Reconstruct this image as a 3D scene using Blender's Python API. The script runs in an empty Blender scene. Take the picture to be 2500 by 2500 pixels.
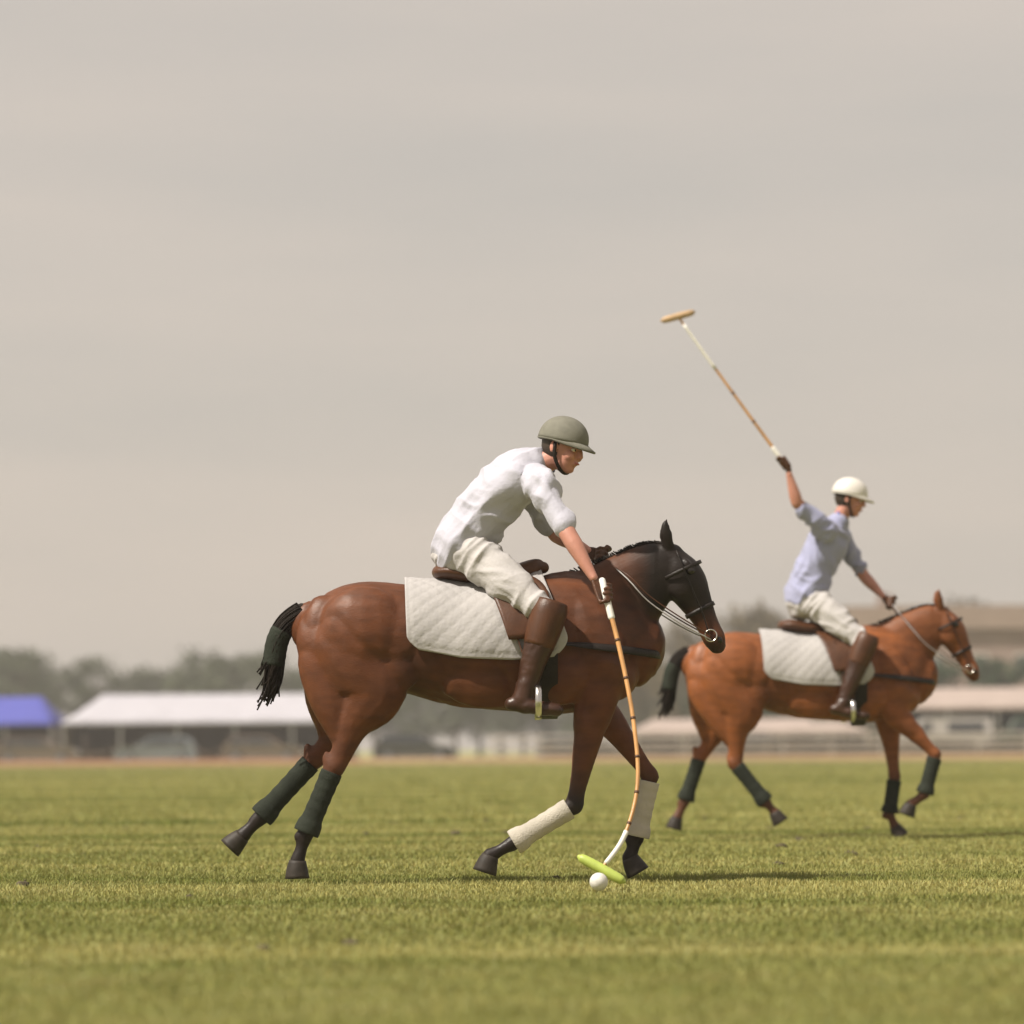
import bpy, bmesh, math, random
import numpy as np
from mathutils import Vector, Matrix, noise
R = math.radians
random.seed(7); rng = np.random.default_rng(7)
SC = bpy.context.scene
COL = SC.collection

# ------------------------------------------------------------------ camera, world, sun, exposure
FPX = 8982.0; CAM_H = 0.657; CAM_Y = -18.0
cd = bpy.data.cameras.new("camera"); cam = bpy.data.objects.new("camera", cd); COL.objects.link(cam)
cd.sensor_width = 36; cd.lens = 36 * FPX / 2500; cd.clip_start = .1; cd.clip_end = 6000
CM = Matrix.Translation((0, CAM_Y, CAM_H)) @ Matrix.Rotation(R(90) + math.atan(580 / FPX), 4, 'X') @ Matrix.Rotation(R(-.42), 4, 'Z')
cam.matrix_world = CM
cd.dof.use_dof = True; cd.dof.focus_distance = 18.0; cd.dof.aperture_fstop = 2.0
SC.camera = cam
SC.view_settings.view_transform = 'Standard'; SC.view_settings.look = 'None'
SC.view_settings.exposure = 0.85; SC.view_settings.gamma = 1
SUN_EL, SUN_AZ = 52, 240      # azimuth: direction the light comes from, degrees from +Y clockwise
world = bpy.data.worlds.new("World"); SC.world = world; world.use_nodes = True
nt = world.node_tree; nt.nodes.clear()
out = nt.nodes.new('ShaderNodeOutputWorld'); bg = nt.nodes.new('ShaderNodeBackground')
sky = nt.nodes.new('ShaderNodeTexSky'); sky.sky_type = 'NISHITA'; sky.sun_disc = False
sky.sun_elevation = R(SUN_EL); sky.sun_rotation = R(SUN_AZ); sky.dust_density = 4
tc = nt.nodes.new('ShaderNodeTexCoord'); mp = nt.nodes.new('ShaderNodeMapping'); mp.inputs['Scale'].default_value = (1.2, 1.2, 7)
nz = nt.nodes.new('ShaderNodeTexNoise'); nz.inputs['Scale'].default_value = 3.1; nz.inputs['Detail'].default_value = 5
cr = nt.nodes.new('ShaderNodeValToRGB')
cr.color_ramp.elements[0].position = .3; cr.color_ramp.elements[0].color = (3.2, 2.91, 2.58, 1)
cr.color_ramp.elements[1].position = .7; cr.color_ramp.elements[1].color = (3.8, 3.30, 2.84, 1)
mx = nt.nodes.new('ShaderNodeMix'); mx.data_type = 'RGBA'; mx.inputs[0].default_value = .91
nt.links.new(tc.outputs['Generated'], mp.inputs[0]); nt.links.new(mp.outputs[0], nz.inputs[0]); nt.links.new(nz.outputs[0], cr.inputs[0])
nt.links.new(sky.outputs[0], mx.inputs[6]); nt.links.new(cr.outputs[0], mx.inputs[7])
nt.links.new(mx.outputs[2], bg.inputs[0]); bg.inputs[1].default_value = .1; nt.links.new(bg.outputs[0], out.inputs[0])
sl = bpy.data.lights.new("sun", 'SUN'); sl.energy = 3.8; sl.angle = R(1.2); sl.color = (1, .93, .82)
sun = bpy.data.objects.new("sun", sl); COL.objects.link(sun)
a, e = R(SUN_AZ), R(SUN_EL)
sd = Vector((math.sin(a) * math.cos(e), math.cos(a) * math.cos(e), math.sin(e)))
sun.rotation_euler = sd.to_track_quat('Z', 'Y').to_euler()

def P(px, py, Y):
    """point of the place seen at photo pixel px,py (2500 frame) on the plane y=Y"""
    d = CM.to_3x3() @ Vector(((px - 1250) / FPX, (1250 - py) / FPX, -1))
    o = CM.translation; t = (Y - o.y) / d.y
    return o + d * t

# ------------------------------------------------------------------ materials
def mat(name, col, rough=.6, var=.15, scale=8, bump=0., bscale=60, metal=0., stretch=(1, 1, 1), spec=.5, attr=None, sheen=0, coat=0, col2=None):
    m = bpy.data.materials.new(name); m.use_nodes = True
    n = m.node_tree.nodes; l = m.node_tree.links; b = n['Principled BSDF']
    b.inputs['Roughness'].default_value = rough; b.inputs['Metallic'].default_value = metal
    b.inputs['Specular IOR Level'].default_value = spec
    if sheen: b.inputs['Sheen Weight'].default_value = sheen; b.inputs['Sheen Roughness'].default_value = .4
    if coat: b.inputs['Coat Weight'].default_value = coat; b.inputs['Coat Roughness'].default_value = .25
    t = n.new('ShaderNodeTexCoord'); mpn = n.new('ShaderNodeMapping'); mpn.inputs['Scale'].default_value = stretch
    l.new(t.outputs['Object'], mpn.inputs[0])
    z = n.new('ShaderNodeTexNoise'); z.inputs['Scale'].default_value = scale; z.inputs['Detail'].default_value = 6
    l.new(mpn.outputs[0], z.inputs[0])
    mixn = n.new('ShaderNodeMix'); mixn.data_type = 'RGBA'
    rp = n.new('ShaderNodeMapRange'); rp.inputs[1].default_value = .3; rp.inputs[2].default_value = .7
    l.new(z.outputs[0], rp.inputs[0]); l.new(rp.outputs[0], mixn.inputs[0])
    c = Vector(col[:3]); c2 = Vector(col2) if col2 else c * (1 + var); c1 = c * (1 - var)
    if attr:
        at = n.new('ShaderNodeAttribute'); at.attribute_name = attr
        ml = n.new('ShaderNodeMix'); ml.data_type = 'RGBA'; ml.blend_type = 'MULTIPLY'; ml.inputs[0].default_value = 1
        mixn.inputs[6].default_value = (1 - var,) * 3 + (1,); mixn.inputs[7].default_value = (1 + var,) * 3 + (1,)
        l.new(at.outputs['Color'], ml.inputs[6]); l.new(mixn.outputs[2], ml.inputs[7]); l.new(ml.outputs[2], b.inputs['Base Color'])
    else:
        mixn.inputs[6].default_value = (*c1, 1); mixn.inputs[7].default_value = (*c2, 1)
        l.new(mixn.outputs[2], b.inputs['Base Color'])
    if bump:
        z2 = n.new('ShaderNodeTexNoise'); z2.inputs['Scale'].default_value = bscale; z2.inputs['Detail'].default_value = 5
        l.new(mpn.outputs[0], z2.inputs[0])
        bp = n.new('ShaderNodeBump'); bp.inputs['Strength'].default_value = bump; bp.inputs['Distance'].default_value = .02
        l.new(z2.outputs[0], bp.inputs['Height']); l.new(bp.outputs[0], b.inputs['Normal'])
    return m

M = {}
M['coat'] = rv = mat('horse_coat', (1, 1, 1), .46, .22, 20, .12, 170, attr='tint', spec=.3, stretch=(.35, 1, 1))
_n = rv.node_tree.nodes; _l = rv.node_tree.links; _t = _n.new('ShaderNodeTexCoord'); _z = _n.new('ShaderNodeTexNoise'); _z.inputs['Scale'].default_value = 5; _z.inputs['Detail'].default_value = 8
_q = _n.new('ShaderNodeMapRange'); _q.inputs[1].default_value = .35; _q.inputs[2].default_value = .65; _q.inputs[3].default_value = .40; _q.inputs[4].default_value = .72
_l.new(_t.outputs['Object'], _z.inputs[0]); _l.new(_z.outputs[0], _q.inputs[0]); _l.new(_q.outputs[0], _n['Principled BSDF'].inputs['Roughness'])
M['hoof'] = mat('hoof_horn', (.028, .022, .017), .6, .3, 30, spec=.3)
M['hair'] = mat('dark_horse_hair', (.014, .009, .006), .65, .3, 30, .6, 120, stretch=(1, 1, .2), spec=.2)
M['white_wrap'] = mat('white_bandage', (.42, .385, .325), .85, .1, 12, .4, 160)
M['dark_wrap'] = mat('dark_bandage', (.022, .026, .019), .9, .2, 12, .4, 160, spec=.2)
M['pad'] = mat('white_quilted_cotton', (.35, .335, .33), .9, .08, 7, .2, 60)
M['leather'] = mat('brown_leather', (.07, .026, .010), .45, .25, 14, .1, 120, spec=.35)
M['dleather'] = mat('dark_leather', (.012, .008, .006), .5, .25, 14, .2, 90, spec=.3)
M['skin'] = mat('sunburnt_skin', (.44, .20, .145), .55, .1, 18, .1, 150)
M['hairm'] = mat('brown_hair', (.03, .018, .01), .6, .2, 40)
M['shirt'] = mat('white_shirt', (.42, .415, .48), .9, .05, 5, .15, 70, sheen=.2)
M['bshirt'] = mat('lavender_shirt', (.29, .30, .44), .9, .05, 5, .15, 70, sheen=.2)
M['blue_trim'] = mat('blue_trim', (.16, .17, .42), .85, .1, 20)
M['jeans'] = mat('white_cotton_trousers', (.42, .40, .395), .9, .06, 6, .15, 80)
M['boot'] = mat('brown_boot_leather', (.040, .016, .008), .38, .25, 12, .1, 60, spec=.4)
M['helmet_olive'] = mat('olive_grey_cloth', (.15, .145, .115), .8, .12, 30, .2, 200)
M['helmet_white'] = mat('white_helmet_shell', (.60, .57, .53), .45, .05, 10)
M['steel'] = mat('polished_steel', (.6, .58, .55), .22, .1, 20, metal=1)
M['cane'] = mat('bamboo_cane', (.48, .25, .09), .35, .2, 22, .1, 60, stretch=(1, 1, .25))
M['ring'] = mat('dark_cane_knot', (.08, .035, .015), .5, .2, 30)
M['lime'] = mat('lime_green_paint', (.36, .44, .085), .45, .12, 25)
M['tan_wood'] = mat('tan_wood', (.40, .27, .15), .55, .2, 20)
M['white_tape'] = mat('white_tape', (.7, .68, .64), .8, .06, 40)
M['ball'] = mat('white_scuffed_plastic', (.6, .58, .54), .5, .12, 60, .1, 150)
M['eye'] = mat('dark_eye', (.01, .007, .005), .08, .1, 30)
M['eyewhite'] = mat('eye_white', (.7, .66, .6), .3, .05, 30)
M['lip'] = mat('lip_skin', (.35, .11, .085), .5, .1, 18)

# ------------------------------------------------------------------ mesh helpers
def tag(o, label=None, cat=None, group=None, kind=None):
    if label: o['label'] = label
    if cat: o['category'] = cat
    if group: o['group'] = group
    if kind: o['kind'] = kind
    return o
def empty(name, loc=(0, 0, 0), rz=0.):
    o = bpy.data.objects.new(name, None); COL.objects.link(o); o.location = loc; o.rotation_euler = (0, 0, rz); o.empty_display_size = .2
    return o
def mk(name, data, m, parent=None, smooth=True, mods=()):
    """link one mesh object from (verts, faces)"""
    me = bpy.data.meshes.new(name); me.from_pydata([tuple(v) for v in data[0]], [], data[1]); me.validate(); me.update()
    o = bpy.data.objects.new(name, me); COL.objects.link(o)
    if m: me.materials.append(m)
    if smooth: me.polygons.foreach_set('use_smooth', [True] * len(me.polygons))
    if parent: o.parent = parent
    for k, kw in mods:
        md = o.modifiers.new(k.lower(), k)
        for q, v in kw.items(): setattr(md, q, v)
    return o
def join(*ds):
    V, F = [], []
    for v, f in ds:
        n = len(V); V += [Vector(p) for p in v]; F += [tuple(i + n for i in q) for q in f]
    return V, F
def cr_pt(p0, p1, p2, p3, t):
    return .5 * ((2 * p1) + (p2 - p0) * t + (2 * p0 - 5 * p1 + 4 * p2 - p3) * t * t + (3 * p1 - p0 - 3 * p2 + p3) * t ** 3)
def frames(pts, seg=4, side=(0, 1, 0)):
    """pts: (x,y,z,ra,rb[,side]); Catmull-Rom resample -> list of (centre, ra, rb, side, up, tangent)"""
    A = [np.array(list(p[:5]) + list(p[5] if len(p) > 5 else side), float) for p in pts]
    A = [2 * A[0] - A[1]] + A + [2 * A[-1] - A[-2]]
    S = []
    for i in range(1, len(A) - 2):
        for k in range(seg): S.append(cr_pt(A[i - 1], A[i], A[i + 1], A[i + 2], k / seg))
    S.append(A[-2]); out = []
    for i, s in enumerate(S):
        t = Vector((S[min(i + 1, len(S) - 1)] - S[max(i - 1, 0)])[:3]).normalized()
        sd_ = Vector(s[5:8]); sd_ = (sd_ - t * sd_.dot(t)).normalized()
        out.append((Vector(s[:3]), max(s[3], .002), max(s[4], .002), sd_, t.cross(sd_), t))
    return out
def skin_frames(fr, n=14, cap=True, sq=1.0):
    rings = []
    def ring(c, ra, rb, s, u):
        r = []
        for k in range(n):
            th = 2 * math.pi * k / n; cx, sx = math.cos(th), math.sin(th)
            if sq != 1: cx = math.copysign(abs(cx) ** sq, cx); sx = math.copysign(abs(sx) ** sq, sx)
            r.append(c + s * (ra * cx) + u * (rb * sx))
        return r
    c, ra, rb, s, u, t = fr[0]; rr = min(ra, rb)
    if cap:
        for q in (80, 55, 28): rings.append(ring(c - t * rr * math.sin(R(q)), ra * math.cos(R(q)), rb * math.cos(R(q)), s, u))
    for f in fr: rings.append(ring(*f[:5]))
    c, ra, rb, s, u, t = fr[-1]; rr = min(ra, rb)
    if cap:
        for q in (28, 55, 80): rings.append(ring(c + t * rr * math.sin(R(q)), ra * math.cos(R(q)), rb * math.cos(R(q)), s, u))
    V = [p for r in rings for p in r]; F = []
    for i in range(len(rings) - 1):
        for k in range(n):
            k2 = (k + 1) % n; F.append((i * n + k, i * n + k2, (i + 1) * n + k2, (i + 1) * n + k))
    F.append(tuple(range(n - 1, -1, -1))); F.append(tuple((len(rings) - 1) * n + k for k in range(n)))
    return V, F
def tube(pts, n=14, seg=4, side=(0, 1, 0), cap=True, sq=1.0):
    return skin_frames(frames(pts, seg, side), n, cap, sq)
def wire(pts, r, n=8, seg=4, cap=False, flat=1.0):
    p3 = [Vector(p) for p in pts]; d = (p3[-1] - p3[0]).normalized()
    sd_ = (0, 1, 0) if abs(d.y) < .8 else (1, 0, 0)
    return tube([(p.x, p.y, p.z, r, r * flat) for p in p3], n, seg, sd_, cap)
def blob(c, r, rot=None, n=16, m=10):
    V, F = [], []; c = Vector(c)
    rm = Matrix.Rotation(rot[0], 3, rot[1]) if rot else Matrix.Identity(3)
    if rot and len(rot) > 2: rm = Matrix.Rotation(rot[2], 3, rot[3]) @ rm
    for i in range(1, m):
        ph = math.pi * i / m
        for k in range(n):
            th = 2 * math.pi * k / n
            V.append(c + rm @ Vector((r[0] * math.sin(ph) * math.cos(th), r[1] * math.sin(ph) * math.sin(th), r[2] * math.cos(ph))))
    V.append(c + rm @ Vector((0, 0, r[2]))); V.append(c - rm @ Vector((0, 0, r[2]))); a_, b_ = len(V) - 2, len(V) - 1
    for i in range(m - 2):
        for k in range(n): F.append((i * n + k, (i + 1) * n + k, (i + 1) * n + (k + 1) % n, i * n + (k + 1) % n))
    for k in range(n): F.append((a_, k, (k + 1) % n)); F.append((b_, (m - 2) * n + (k + 1) % n, (m - 2) * n + k))
    return V, F
def box(x0, x1, y0, y1, z0, z1):
    V = [(x, y, z) for x in (x0, x1) for y in (y0, y1) for z in (z0, z1)]
    return [Vector(v) for v in V], [(0, 1, 3, 2), (4, 6, 7, 5), (0, 4, 5, 1), (2, 3, 7, 6), (0, 2, 6, 4), (1, 5, 7, 3)]
def remeshed(name, datas, vox, m, parent=None, smooth=4, fold=None, colour=None, factor=.5):
    """union of overlapping shapes as ONE continuous skin"""
    o = mk(name, join(*datas), m, parent)
    md = o.modifiers.new('r', 'REMESH'); md.mode = 'VOXEL'; md.voxel_size = vox; md.use_smooth_shade = True
    ms = o.modifiers.new('s', 'SMOOTH'); ms.iterations = smooth; ms.factor = factor
    bpy.context.view_layer.update()
    me = bpy.data.meshes.new_from_object(o.evaluated_get(bpy.context.evaluated_depsgraph_get()))
    old = o.data; o.modifiers.clear(); o.data = me; bpy.data.meshes.remove(old); me.name = name
    if not me.materials and m: me.materials.append(m)
    if fold:
        me.update(); no = [v.normal.copy() for v in me.vertices]
        for v, nn in zip(me.vertices, no): v.co += nn * fold(v.co)
    if colour:
        at = me.color_attributes.new('tint', 'FLOAT_COLOR', 'POINT')
        at.data.foreach_set('color', [x for v in me.vertices for x in (*colour(v.co), 1)])
    me.polygons.foreach_set('use_smooth', [True] * len(me.polygons)); me.update()
    return o
def ring_band(c, s, u, ra, rb, t, w, th, n=28, arc=None):
    """flat strap running round an ellipse"""
    V, F = [], []
    for k in range(n):
        a_ = 2 * math.pi * k / n if arc is None else arc[0] + (arc[1] - arc[0]) * k / (n - 1); d = s * (ra * math.cos(a_)) + u * (rb * math.sin(a_)); nn = d.normalized()
        for (q, z) in ((0, -w / 2), (th, -w / 2), (th, w / 2), (0, w / 2)): V.append(c + d + nn * q + t * z)
    for k in range(n if arc is None else n - 1):
        k2 = (k + 1) % n
        for j in range(4): F.append((k * 4 + j, k2 * 4 + j, k2 * 4 + (j + 1) % 4, k * 4 + (j + 1) % 4))
    return V, F

# ------------------------------------------------------------------ setting: ground
def field_material(name, blades):
    m = bpy.data.materials.new(name); m.use_nodes = True; n = m.node_tree.nodes; l = m.node_tree.links; b = n['Principled BSDF']
    b.inputs['Roughness'].default_value = .65; b.inputs['Specular IOR Level'].default_value = .25
    t = n.new('ShaderNodeTexCoord')
    def nse(sc, st, det=5, rough=.55):
        mp_ = n.new('ShaderNodeMapping'); mp_.inputs['Scale'].default_value = st; l.new(t.outputs['Object'], mp_.inputs[0])
        z = n.new('ShaderNodeTexNoise'); z.inputs['Scale'].default_value = sc; z.inputs['Detail'].default_value = det; z.inputs['Roughness'].default_value = rough
        l.new(mp_.outputs[0], z.inputs[0]); return z
    big = nse(.55, (.10, 1, 0), 4)      # mown lengths of turf running along the pitch
    sml = nse(2.2, (.5, 1.6, 0), 6, .7)
    def mr(src, a_, b_):
        q = n.new('ShaderNodeMapRange'); q.inputs[1].default_value = a_; q.inputs[2].default_value = b_; l.new(src.outputs[0], q.inputs[0]); return q
    m1 = n.new('ShaderNodeMix'); m1.data_type = 'RGBA'; m1.inputs[6].default_value = (.15, .175, .034, 1); m1.inputs[7].default_value = (.34, .325, .115, 1)
    l.new(mr(big, .36, .62).outputs[0], m1.inputs[0])
    m2 = n.new('ShaderNodeMix'); m2.data_type = 'RGBA'; m2.inputs[7].default_value = (.38, .325, .145, 1); l.new(m1.outputs[2], m2.inputs[6])
    q = n.new('ShaderNodeMath'); q.operation = 'MULTIPLY'; q.inputs[1].default_value = .55; l.new(mr(sml, .48, .7).outputs[0], q.inputs[0]); l.new(q.outputs[0], m2.inputs[0])
    last = m2
    if blades:
        at = n.new('ShaderNodeAttribute'); at.attribute_name = 'shade'
        m3 = n.new('ShaderNodeMix'); m3.data_type = 'RGBA'; m3.blend_type = 'MULTIPLY'; m3.inputs[0].default_value = .8
        l.new(m2.outputs[2], m3.inputs[6]); l.new(at.outputs['Color'], m3.inputs[7]); last = m3
        tr = n.new('ShaderNodeBsdfTranslucent'); l.new(last.outputs[2], tr.inputs[0])
        ms = n.new('ShaderNodeMixShader'); ms.inputs[0].default_value = .3; l.new(b.outputs[0], ms.inputs[1]); l.new(tr.outputs[0], ms.inputs[2])
        l.new(ms.outputs[0], n['Material Output'].inputs[0])
    else:
        z = nse(18, (1, 1, 1), 8, .8); bp = n.new('ShaderNodeBump'); bp.inputs['Strength'].default_value = .8; bp.inputs['Distance'].default_value = .04
        l.new(z.outputs[0], bp.inputs['Height']); l.new(bp.outputs[0], b.inputs['Normal'])
    l.new(last.outputs[2], b.inputs['Base Color'])
    return m
gm = field_material('pitch_turf', False)
g = mk('ground', ([(-2500, -60, 0), (2500, -60, 0), (2500, 3500, 0), (-2500, 3500, 0)], [(0, 1, 2, 3)]), gm, smooth=False)
tag(g, kind='structure')

def grass():
    Vs, Sh = [], []
    for d0, d1, dens, w, h in ((7.5, 12, 4200, .0026, .03), (12, 20, 3000, .0034, .033), (20, 32, 1400, .005, .038), (32, 60, 330, .010, .045), (60, 100, 120, .018, .05), (100, 172, 45, .032, .055)):
        wd = .29 * d1 + 3.2; nb = int(dens * wd * (d1 - d0))
        D = rng.uniform(d0, d1, nb); X = rng.uniform(-wd / 2, wd / 2, nb)
        keep = abs(X) < (.145 * D + 1.6); D, X = D[keep], X[keep]; nb = len(D)
        Y = D + CAM_Y
        tuft = .75 + .35 * np.sin(X * 5.1 + 2 * np.sin(Y * 3.3)) * np.sin(Y * 4.7 + 1.7 * np.sin(X * 2.9))
        H = h * rng.uniform(.45, 1.15, nb) * tuft
        az = rng.uniform(0, 2 * np.pi, nb); lean = rng.uniform(.1, .9, nb) * H; la = rng.uniform(0, 2 * np.pi, nb)
        wx, wy = np.cos(az) * w, np.sin(az) * w; lx, ly = np.cos(la) * lean, np.sin(la) * lean
        v = np.zeros((nb, 5, 3))
        v[:, 0] = np.stack([X - wx, Y - wy, np.zeros(nb) - .003], 1); v[:, 1] = np.stack([X + wx, Y + wy, np.zeros(nb) - .003], 1)
        v[:, 2] = np.stack([X - wx * .8 + lx * .35, Y - wy * .8 + ly * .35, H * .6], 1); v[:, 3] = np.stack([X + wx * .8 + lx * .35, Y + wy * .8 + ly * .35, H * .6], 1)
        v[:, 4] = np.stack([X + lx, Y + ly, H], 1)
        Vs.append(v.reshape(-1, 3)); s = rng.uniform(.84, 1.22, nb); hue = rng.uniform(-.08, .1, nb)
        c = np.stack([s * (1 + hue), s, s * (1 - hue), np.ones(nb)], 1); Sh.append(np.repeat(c, 5, 0))
    V = np.concatenate(Vs); S = np.concatenate(Sh); nb = len(V) // 5
    b0 = np.arange(nb) * 5
    me = bpy.data.meshes.new('turf_grass'); me.vertices.add(len(V)); me.vertices.foreach_set('co', V.ravel())
    loops = np.stack([b0, b0 + 1, b0 + 3, b0 + 2, b0 + 2, b0 + 3, b0 + 4], 1).ravel()
    starts = np.stack([np.arange(nb) * 7, np.arange(nb) * 7 + 4], 1).ravel()
    me.loops.add(nb * 7); me.loops.foreach_set('vertex_index', loops); me.polygons.add(nb * 2); me.polygons.foreach_set('loop_start', starts)
    at = me.color_attributes.new('shade', 'FLOAT_COLOR', 'POINT'); at.data.foreach_set('color', S.ravel().astype(np.float32))
    me.update(calc_edges=True); me.materials.append(field_material('grass_blades', True))
    o = bpy.data.objects.new('grass', me); COL.objects.link(o)
    tag(o, 'short mown olive green turf of the polo pitch', 'grass', kind='stuff')
grass()

# ------------------------------------------------------------------ background helpers
def bx(o_list, m, name, parent, bevel=0):
    return mk(name, join(*o_list), m, parent, smooth=False, mods=(('BEVEL', dict(width=bevel, segments=2)),) if bevel else ())
def side_board(x, L, y, m):
    t = empty('side_board', (x, y, 0))
    bx([box(-L / 2, L / 2, -.013, .013, .0, .28)], m, 'plank', t, .006)
    for sx in (-.35, .35): bx([box(sx * L - .02, sx * L + .02, .016, .05, -.05, .3)], M['tan_wood'], 'stake', t)
    return t
BY = P(1250, 1863, 0); D_b = 184.0 + CAM_Y
M['board_tan'] = mat('weathered_tan_board', (.46, .30, .19), .7, .2, 3, stretch=(.4, 1, 3))
M['board_red'] = mat('faded_reddish_board', (.40, .21, .14), .7, .2, 3, stretch=(.4, 1, 3))
for k in range(-10, 11):
    x = k * 3.02; red = x < -9
    t = side_board(x, 3.0, D_b + .01 * (k % 2), M['board_red'] if red else M['board_tan'])
    tag(t, 'faded reddish-brown plank of the low side board edging the turf, left of the near horse' if red else 'tan wooden plank of the low side board along the far edge of the turf',
        'side board', 'side boards along the far edge of the pitch')

# marquees -------------------------------------------------------
def marquee(px0, px1, y_ridge, y_eave, Y, depth, roofm, wallm, label, hip=.11, bays=4, front=()):
    a_ = P(px0, y_eave, Y); b_ = P(px1, y_eave, Y); W = b_.x - a_.x; ze = P((px0 + px1) / 2, y_eave, Y).z; zr = P((px0 + px1) / 2, y_ridge, Y + depth / 2).z
    t = empty('marquee', ((a_.x + b_.x) / 2, Y + depth / 2, 0)); h = W / 2; dd = depth / 2; ins = min(W * hip, 3)
    # sagging cloth roof: subdivided hip
    V, F = [], []; nx, ny = 36, 14
    for j in range(ny + 1):
        for i in range(nx + 1):
            u = -1 + 2 * i / nx; v = -1 + 2 * j / ny
            du = (1 - abs(u)) * h / ins; dv = (1 - abs(v)); f = max(0, min(1, du, dv)) if du < dv else dv
            f = min(f, 1); f = f ** 1.12
            sag = .06 * abs(math.sin(math.pi * bays * (u + 1) / 2)) * (1 - f)
            V.append(Vector((u * h, v * dd, ze + (zr - ze) * f - (.06 - sag))))
    for j in range(ny):
        for i in range(nx): q = j * (nx + 1) + i; F.append((q, q + 1, q + nx + 2, q + nx + 1))
    mk('roof', (V, F), roofm, t, mods=(('SOLIDIFY', dict(thickness=.02)),))
    # scalloped valance
    V, F = [], []; per = [(-h, -dd), (h, -dd), (h, dd), (-h, dd), (-h, -dd)]; c = 0
    for q in range(4):
        (x0, y0), (x1, y1) = per[q], per[q + 1]; L = math.hypot(x1 - x0, y1 - y0); n_ = int(L / .12)
        for i in range(n_ + 1):
            f = i / n_; x = x0 + (x1 - x0) * f; y = y0 + (y1 - y0) * f; d = .20 + .05 * abs(math.sin(f * n_ * math.pi / 5))
            V += [Vector((x * 1.002, y * 1.005, ze - .03)), Vector((x * 1.004, y * 1.01, ze - .03 - d))]
            if i: F.append((c - 2, c, c + 1, c - 1))
            c += 2
    mk('valance', (V, F), roofm, t, mods=(('SOLIDIFY', dict(thickness=.01)),))
    for i in range(bays + 1):
        x = -h + .06 + (2 * h - .12) * i / bays
        for y in (-dd + .06, dd - .06): bx([box(x - .05, x + .05, y - .05, y + .05, 0, ze - .02)], M['pole'], 'pole', t)
    bx([box(-h + .15, h - .15, dd - .2, dd - .17, .02, ze - .1)], wallm, 'back_wall', t)
    for sx in (-1, 1): bx([box(sx * (h - .2) - .015, sx * (h - .2) + .015, -dd + .3, dd - .3, .02, ze - .1)], wallm, 'side_wall', t)
    tag(t, label, 'marquee'); return t
M['pole'] = mat('aluminium_pole', (.45, .44, .42), .4, .1, 10, metal=.6)
M['canvas'] = mat('white_canvas', (.38, .37, .41), .85, .06, 1.5, .15, 6)
M['blue_canvas'] = mat('blue_canvas', (.06, .07, .33), .8, .1, 1.5, .15, 6)
M['pinkcanvas'] = mat('dusty_pink_canvas', (.33, .265, .235), .85, .08, 1.5, .15, 6)
M['brown_cloth'] = mat('brown_cloth_wall', (.15, .115, .085), .9, .15, 1.2, .2, 5)
M['dgreen_cloth'] = mat('dark_green_cloth_wall', (.025, .04, .022), .9, .15, 1.2)
marquee(150, 856, 1692, 1757, 183, 9, M['canvas'], M['brown_cloth'], 'long white marquee with a brown back wall, behind the near horse\'s hind legs', bays=5)
marquee(-330, 128, 1700, 1762, 185, 9, M['blue_canvas'], M['brown_cloth'], 'blue roofed marquee cut by the left edge of the photo, beside the white one', bays=4)
marquee(2190, 2680, 1676, 1722, 192, 9, M['pinkcanvas'], M['dgreen_cloth'], 'dusty pink marquee with dark green walls, in front of the clubhouse hedge', bays=4)
marquee(1540, 2120, 1752, 1782, 196, 8, M['pinkcanvas'], M['brown_cloth'], 'low dusty pink marquee seen under the belly of the far horse', bays=5)

# clubhouse ------------------------------------------------------
def clubhouse():
    Y = 236; s = FPX / (Y - CAM_Y)
    a_ = P(1990, 1600, Y).x; b_ = P(2790, 1600, Y).x; ze = P(2300, 1537, Y).z; zr = P(2300, 1478, Y + 6).z
    t = empty('clubhouse', ((a_ + b_) / 2, Y + 6, 0)); h = (b_ - a_) / 2
    wall = mat('dusty_pink_render', (.27, .20, .175), .85, .08, .6, .2, 8); roof = mat('brown_roof_tiles', (.12, .085, .055), .8, .25, 1.4, .6, 6, stretch=(1, 1, 4))
    tag(t, 'long dusty pink clubhouse with a brown tiled roof behind the hedge at right', 'clubhouse')
    bx([box(-h, h, -6, 6, 0, ze)], wall, 'wall', t)
    V = [(-h - .5, -6.5, ze + .02), (h + .5, -6.5, ze + .02), (h + .5, 6.5, ze + .02), (-h - .5, 6.5, ze + .02), (-h + 2.5, 0, zr), (h - 2.5, 0, zr)]
    rf = mk('roof', (V, [(0, 1, 5, 4), (1, 2, 5), (2, 3, 4, 5), (3, 0, 4), (0, 3, 2, 1)]), roof, t, smooth=False)
    bx([box(-h + 5, -h + 6, .3, 1.3, zr - 1.4, zr + .9)], wall, 'chimney', rf)
    glass = mat('dark_window_glass', (.04, .045, .05), .1, .2, 2); wf = mat('white_window_frame', (.6, .57, .52), .6, .05, 4)
    for row in (0, 1):
        z0 = .9 + row * (ze - .9) / 2 + .5
        for i in range(7):
            x = -h + 2 + i * (2 * h - 4) / 6
            w = bx([box(x - .62, x + .62, -6.06, -6.003, z0 - .1, z0), box(x - .62, x + .62, -6.06, -6.003, z0 + 1.6, z0 + 1.7), box(x - .62, x - .54, -6.06, -6.003, z0, z0 + 1.6),
                    box(x + .54, x + .62, -6.06, -6.003, z0, z0 + 1.6), box(x - .03, x + .03, -6.05, -6.003, z0, z0 + 1.6)], wf, 'window', t)
            bx([box(x - .54, x + .54, -6.03, -6.005, z0, z0 + 1.6)], glass, 'pane', w)
clubhouse()

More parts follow.
